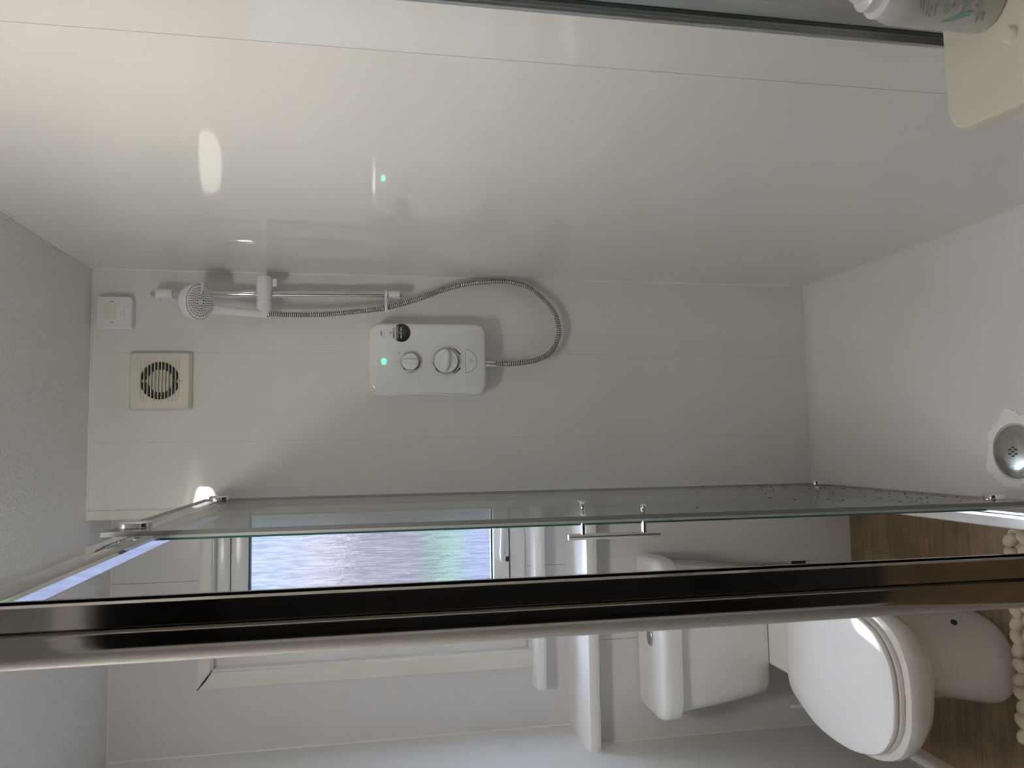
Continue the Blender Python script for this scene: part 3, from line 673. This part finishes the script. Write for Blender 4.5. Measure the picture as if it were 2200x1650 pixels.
# ================================================================== TOILET
TX = -0.570
to = thing('toilet', 'white close-coupled toilet standing on the wooden floor by the boxed wall', 'toilet', (TX, 1.9, 0))
def half(pts, n=8):
    """closed outline from right-half control points (half-width, y) front to back"""
    c = catmull([Vector((a, b_, 0)) for a, b_ in pts], n)
    r = [(p.x, p.y) for p in c]
    return [(TX+max(x, 0), y) for x, y in r]+[(TX-max(x, 0), y) for x, y in r[-2:0:-1]]
def ringz(pts, z): return [Vector((x, y, z)) for x, y in pts]
def bowl(hw, yf, yb, back, z, dx=0):
    L = yb-yf
    return [Vector((x+dx, y, z)) for x, y in half([(0, yf), (hw*.42, yf+L*.018), (hw*.78, yf+L*.10), (hw*.97, yf+L*.26), (hw, yf+L*.45), (back+(hw-back)*.75, yf+L*.68), (back, yf+L*.90), (back*.55, yb), (0, yb)], 6)]
f = MB()
f.rings([bowl(.123, 1.674, 2.24, .10, 0), bowl(.123, 1.674, 2.24, .10, .012), bowl(.117, 1.682, 2.24, .095, .04), bowl(.100, 1.694, 2.23, .09, .12), bowl(.094, 1.688, 2.20, .09, .19), bowl(.106, 1.655, 2.17, .09, .24),
         bowl(.140, 1.600, 2.13, .09, .285), bowl(.162, 1.556, 2.06, .10, .325), bowl(.1725, 1.534, 2.02, .10, .36), bowl(.1765, 1.526, 2.01, .10, .39), bowl(.174, 1.528, 2.01, .10, .402), bowl(.168, 1.535, 2.0, .095, .407)], 'porcelain')
f.rings([[Vector((x, y, z)) for x, y in rrect(TX-w_, TX+w_, 1.93, 2.265, .03)] for w_, z in ((.07, .23), (.088, .30), (.093, .37), (.093, .384), (.088, .389))], 'porcelain')
f.build('toilet_pan', to)
seat = [(0, 1.538), (.070, 1.548), (.128, 1.592), (.158, 1.668), (.1655, 1.755), (.154, 1.85), (.112, 1.943), (.075, 1.975), (0, 1.977)]
def slab(outl, z0, z1, bev, m, f, crown=0):
    ins = inset(outl, 1); q = lambda k, z: [Vector((x+dx*k, y+dy*k, z)) for (x, y), (dx, dy) in zip(outl, ins)]
    L = [q(bev, z0), q(bev*.3, z0+bev*.3), q(0, z0+bev), q(0, z1-bev), q(bev*.3, z1-bev*.3), q(bev, z1)]
    cx = sum(p[0] for p in outl)/len(outl); cy = sum(p[1] for p in outl)/len(outl)
    for s_, c_ in ((.8, .5), (.5, .85), (.2, 1)): L.append([Vector((cx+(v.x-cx)*s_, cy+(v.y-cy)*s_, z1+crown*c_)) for v in L[5]])
    f.rings(L, m)
f = MB(); slab(half([(a*1.005, y) for a, y in seat]), .4085, .421, .003, 'porcelain_seat', f); f.build('toilet_seat', to)
f = MB(); slab(half(seat), .4235, .4375, .005, 'porcelain_seat', f, .006)
for dx in (-.075, .075): f.cyl((TX+dx-.016, 1.972, .420), (TX+dx+.016, 1.972, .420), .010, 'porcelain_seat', 16, bev=.002)
f.build('toilet_lid', to)['label'] = 'closed glossy lid'
f = MB(); ft, fb = 2.115, 2.150
def cs(w_, y0, r, z, xo=0): return [Vector((x, y, z)) for x, y in rrect(TX-w_, TX+w_, y0, 2.310, (.008, .008, r, r), 8)]
f.rings([cs(.150, 2.17, .03, .390), cs(.170, 2.158, .035, .393), cs(.179, 2.150, .04, .405), cs(.186, 2.142, .045, .45), cs(.202, 2.128, .05, .58), cs(.210, 2.122, .05, .686)], 'porcelain')
ci = f.build('cistern', to)
f = MB(); w_ = .2285
def cl(i, z): return [Vector((x, y, z)) for x, y in rrect(TX-w_+i, TX+w_-i, 2.096+i, 2.312-i*.2, (.01, .01, .075-i*.6, .075-i*.6), 10)]
f.rings([cl(.004, .686), cl(.001, .689), cl(0, .700), cl(0, .722), cl(.002, .731), cl(.007, .738), cl(.015, .742), cl(.03, .7435), cl(.07, .7445)], 'porcelain')
li = f.build('cistern_lid', ci)
f = MB(); f.lathe((TX, 2.196, .743), (0, 0, 1), [(.026, 0), (.026, .003), (.024, .005), (.0215, .0052), (.021, .003)], 'chrome', 40, True, False)
f.lathe((TX, 2.196, .743), (0, 0, 1), [(.0205, 0), (.0205, .0045), (.018, .006), (0, .0062)], 'steel', 40); f.box(TX-.0195, TX+.0195, 2.1950, 2.1965, .747, .7497, 'black_ink'); f.build('flush_button', ci)['label'] = 'round chrome flush button'
f = MB(); f.lathe((TX+.1065, 1.735, .115), (.8, -.6, .08), [(.008, 0), (.008, .004), (.005, .006), (0, .006)], 'black_ink', 16); f.build('screw_cap', to)['label'] = 'dark screw cap'

# brush and pipework
br_ = thing('toilet_brush', 'white toilet brush handle standing between the pan and the left wall', 'toilet brush', (-.803, 2.20, 0))
f = MB(); f.lathe((-.803, 2.20, 0), (0, 0, 1), [(.030, 0), (.033, .01), (.030, .12), (.026, .125), (.010, .128)], 'white_plastic', 28); f.build('brush_holder', br_)
f = MB(); f.tube([(-.803, 2.20, .12), (-.803, 2.20, .295), (-.803, 2.20, .302)], [.0065, .0068, .0055], 'white_plastic', 16); f.build('brush_handle', br_)
sp = thing('supply_pipe', 'grey water pipe running down from under the cistern', 'pipe', (-.405, 2.30, .18))
f = MB(); f.tube(catmull([Vector(p) for p in [(-.44, 2.285, .40), (-.425, 2.288, .36), (-.411, 2.292, .31), (-.408, 2.296, .25), (-.410, 2.300, .21), (-.412, 2.312, .195)]], 6), .0105, 'pipe_grey', 14); f.build('pipe_run', sp)
f = MB(); f.box(-.422, -.395, 2.280, 2.314, .225, .330, 'pipe_grey', .004); f.build('pipe_clip', sp)
f = MB(); f.prism([(-.392, .165), (-.390, .140), (-.394, .165), (-.430, .160), (-.436, .178), (-.424, .186), (-.418, .205), (-.406, .216), (-.391, .214)][2:]+[(-.391, .165)], 1, YL-.0008, YL+.004, 'dark_gap'); f.box(-.3915, -.3905, YL-.0006, YL, .140, .218, 'dark_gap')
tag(f.build('pipe_hole', smooth=False), 'dark ragged pipe hole low in the boxed wall beside the toilet', 'hole')

# ================================================================== BATH MAT
f = MB(); mx0, mx1, my0, my1 = -.728, -.228, 1.22, 1.662
f.prism(rrect(mx0-.006, mx1+.002, my0, my1+.004, .012), 2, 0.0, .008, 'wool', .003)
nx = int((mx1-mx0)/.033); ny = int((my1-my0)/.036)
for j_ in range(ny):
    for i_ in range(nx):
        x = mx0+.018+i_*.033+(.008 if j_ % 2 else -.004)+random.uniform(-.003, .003); y = my1-.018-j_*.036+random.uniform(-.003, .003)
        rot = Matrix.Rotation(random.uniform(.4, 1.0)*(1 if (i_+j_) % 2 else -1), 3, 'Z')
        f.sphere((x, y, .016+random.uniform(-.002, .002)), .0205, 'wool', (1.1, .78, .85), rot, 2)
tag(f.build('bath_mat'), 'cream chunky bobble bath mat on the floor in front of the toilet', 'bath mat')

# ================================================================== WALL SHELF AND BOTTLE
sh = thing('wall_shelf', 'cream plastic wall shelf with a rounded corner on the right wall', 'shelf', (XR, .6, .88))
SZ = .918
def so(i):
    xb = XR; P = [(xb, .7335-i)]
    for k in range(9):                       # rounded free corner
        a = PI/2+PI/2*k/8; P.append((.3335+i+.030+.030*math.cos(a), .7020-i+.030*math.sin(a)))
    P += [(.325+i, .58), (.313+i, .42), (xb, .40)]
    return P
f = MB(); f.rings([ringz(so(.006), SZ-.022), ringz(so(.0), SZ-.018), ringz(so(0), SZ-.004), ringz(so(.0015), SZ-.001), ringz(so(.004), SZ), ringz(so(.012), SZ+.0004)], 'shelf_cream')
f.build('shelf_top', sh)
f = MB(); f.lathe((.404, .640, SZ), (0, 0, 1), [(.0085, 0), (.008, .003), (.006, .0055), (0, .0062)], 'shelf_cream', 24); f.build('shelf_peg', sh)
f = MB(); f.rings([[Vector((x, y, z)) for y, z in ((.46, SZ-.02), (.68, SZ-.02), (.66, SZ-.05), (.50, SZ-.06))] for x in (XR-.02, XR)], 'shelf_cream'); f.build('shelf_bracket', sh)
bo = thing('pump_bottle', 'grey pump bottle with dotted label standing on the cream wall shelf', 'bottle', (.4535, .668, SZ))
bx, by = .4535, .668
f = MB(); f.lathe((bx, by, SZ), (0, 0, 1), [(.026, 0), (.029, .003), (.0295, .008), (.0295, .105), (.0275, .113), (.022, .119)], 'bottle_grey', 48); f.build('bottle_body', bo)
f = MB(); f.lathe((bx, by, SZ+.116), (0, 0, 1), [(.0245, 0), (.0255, .003), (.0250, .012), (.020, .015), (.0195, .026), (.015, .030), (.012, .031)], 'white_plastic', 40); cpb = f.build('pump_collar', bo)
f = MB(); f.lathe((bx, by, SZ+.145), (0, 0, 1), [(.0125, 0), (.012, .008), (.0095, .012), (.0088, .036), (.006, .039), (0, .0395)], 'white_plastic', 32)
f.build('pump_nozzle', bo)
# label decoration wrapped round the body: hexagon dots, a teal flash and a few lines of tiny print
f = MB()
def wrap(u, v):                                 # u: angle round the bottle (deg, 0 faces the camera side), v: height
    a = math.radians(-125+u); return Vector((bx+.0306*math.cos(a), by+.0306*math.sin(a), SZ+v))
def patch(poly, m):
    k = f.mi(m); vs = [f.b.verts.new(wrap(u, v)) for u, v in poly]; fc = f.b.faces.new(vs); fc.material_index = k
for (u, v, s_) in ((8, .082, 4), (16, .064, 9), (30, .072, 10), (26, .056, 7), (40, .060, 10), (18, .044, 8), (32, .046, 7), (46, .040, 10), (30, .030, 8), (14, .028, 5), (50, .024, 8)):
    patch([(u-32+s_*math.cos(PI/3*k), v+s_*.00048*math.sin(PI/3*k)) for k in range(6)], 'greygreen_ink')
patch([(-44, .064), (-18, .046), (-14, .034), (-22, .036), (-38, .052)], 'teal_ink')
for (u0, u1, v) in ((-18, 4, .094), (-22, 0, .090), (-30, -4, .084), (-34, -12, .079), (-30, -8, .074), (-36, -14, .024), (-30, -12, .018)):
    patch([(u0, v), (u1, v+.004), (u1, v+.0054), (u0, v+.0014)], 'grey_ink')
f.build('bottle_label', bo)
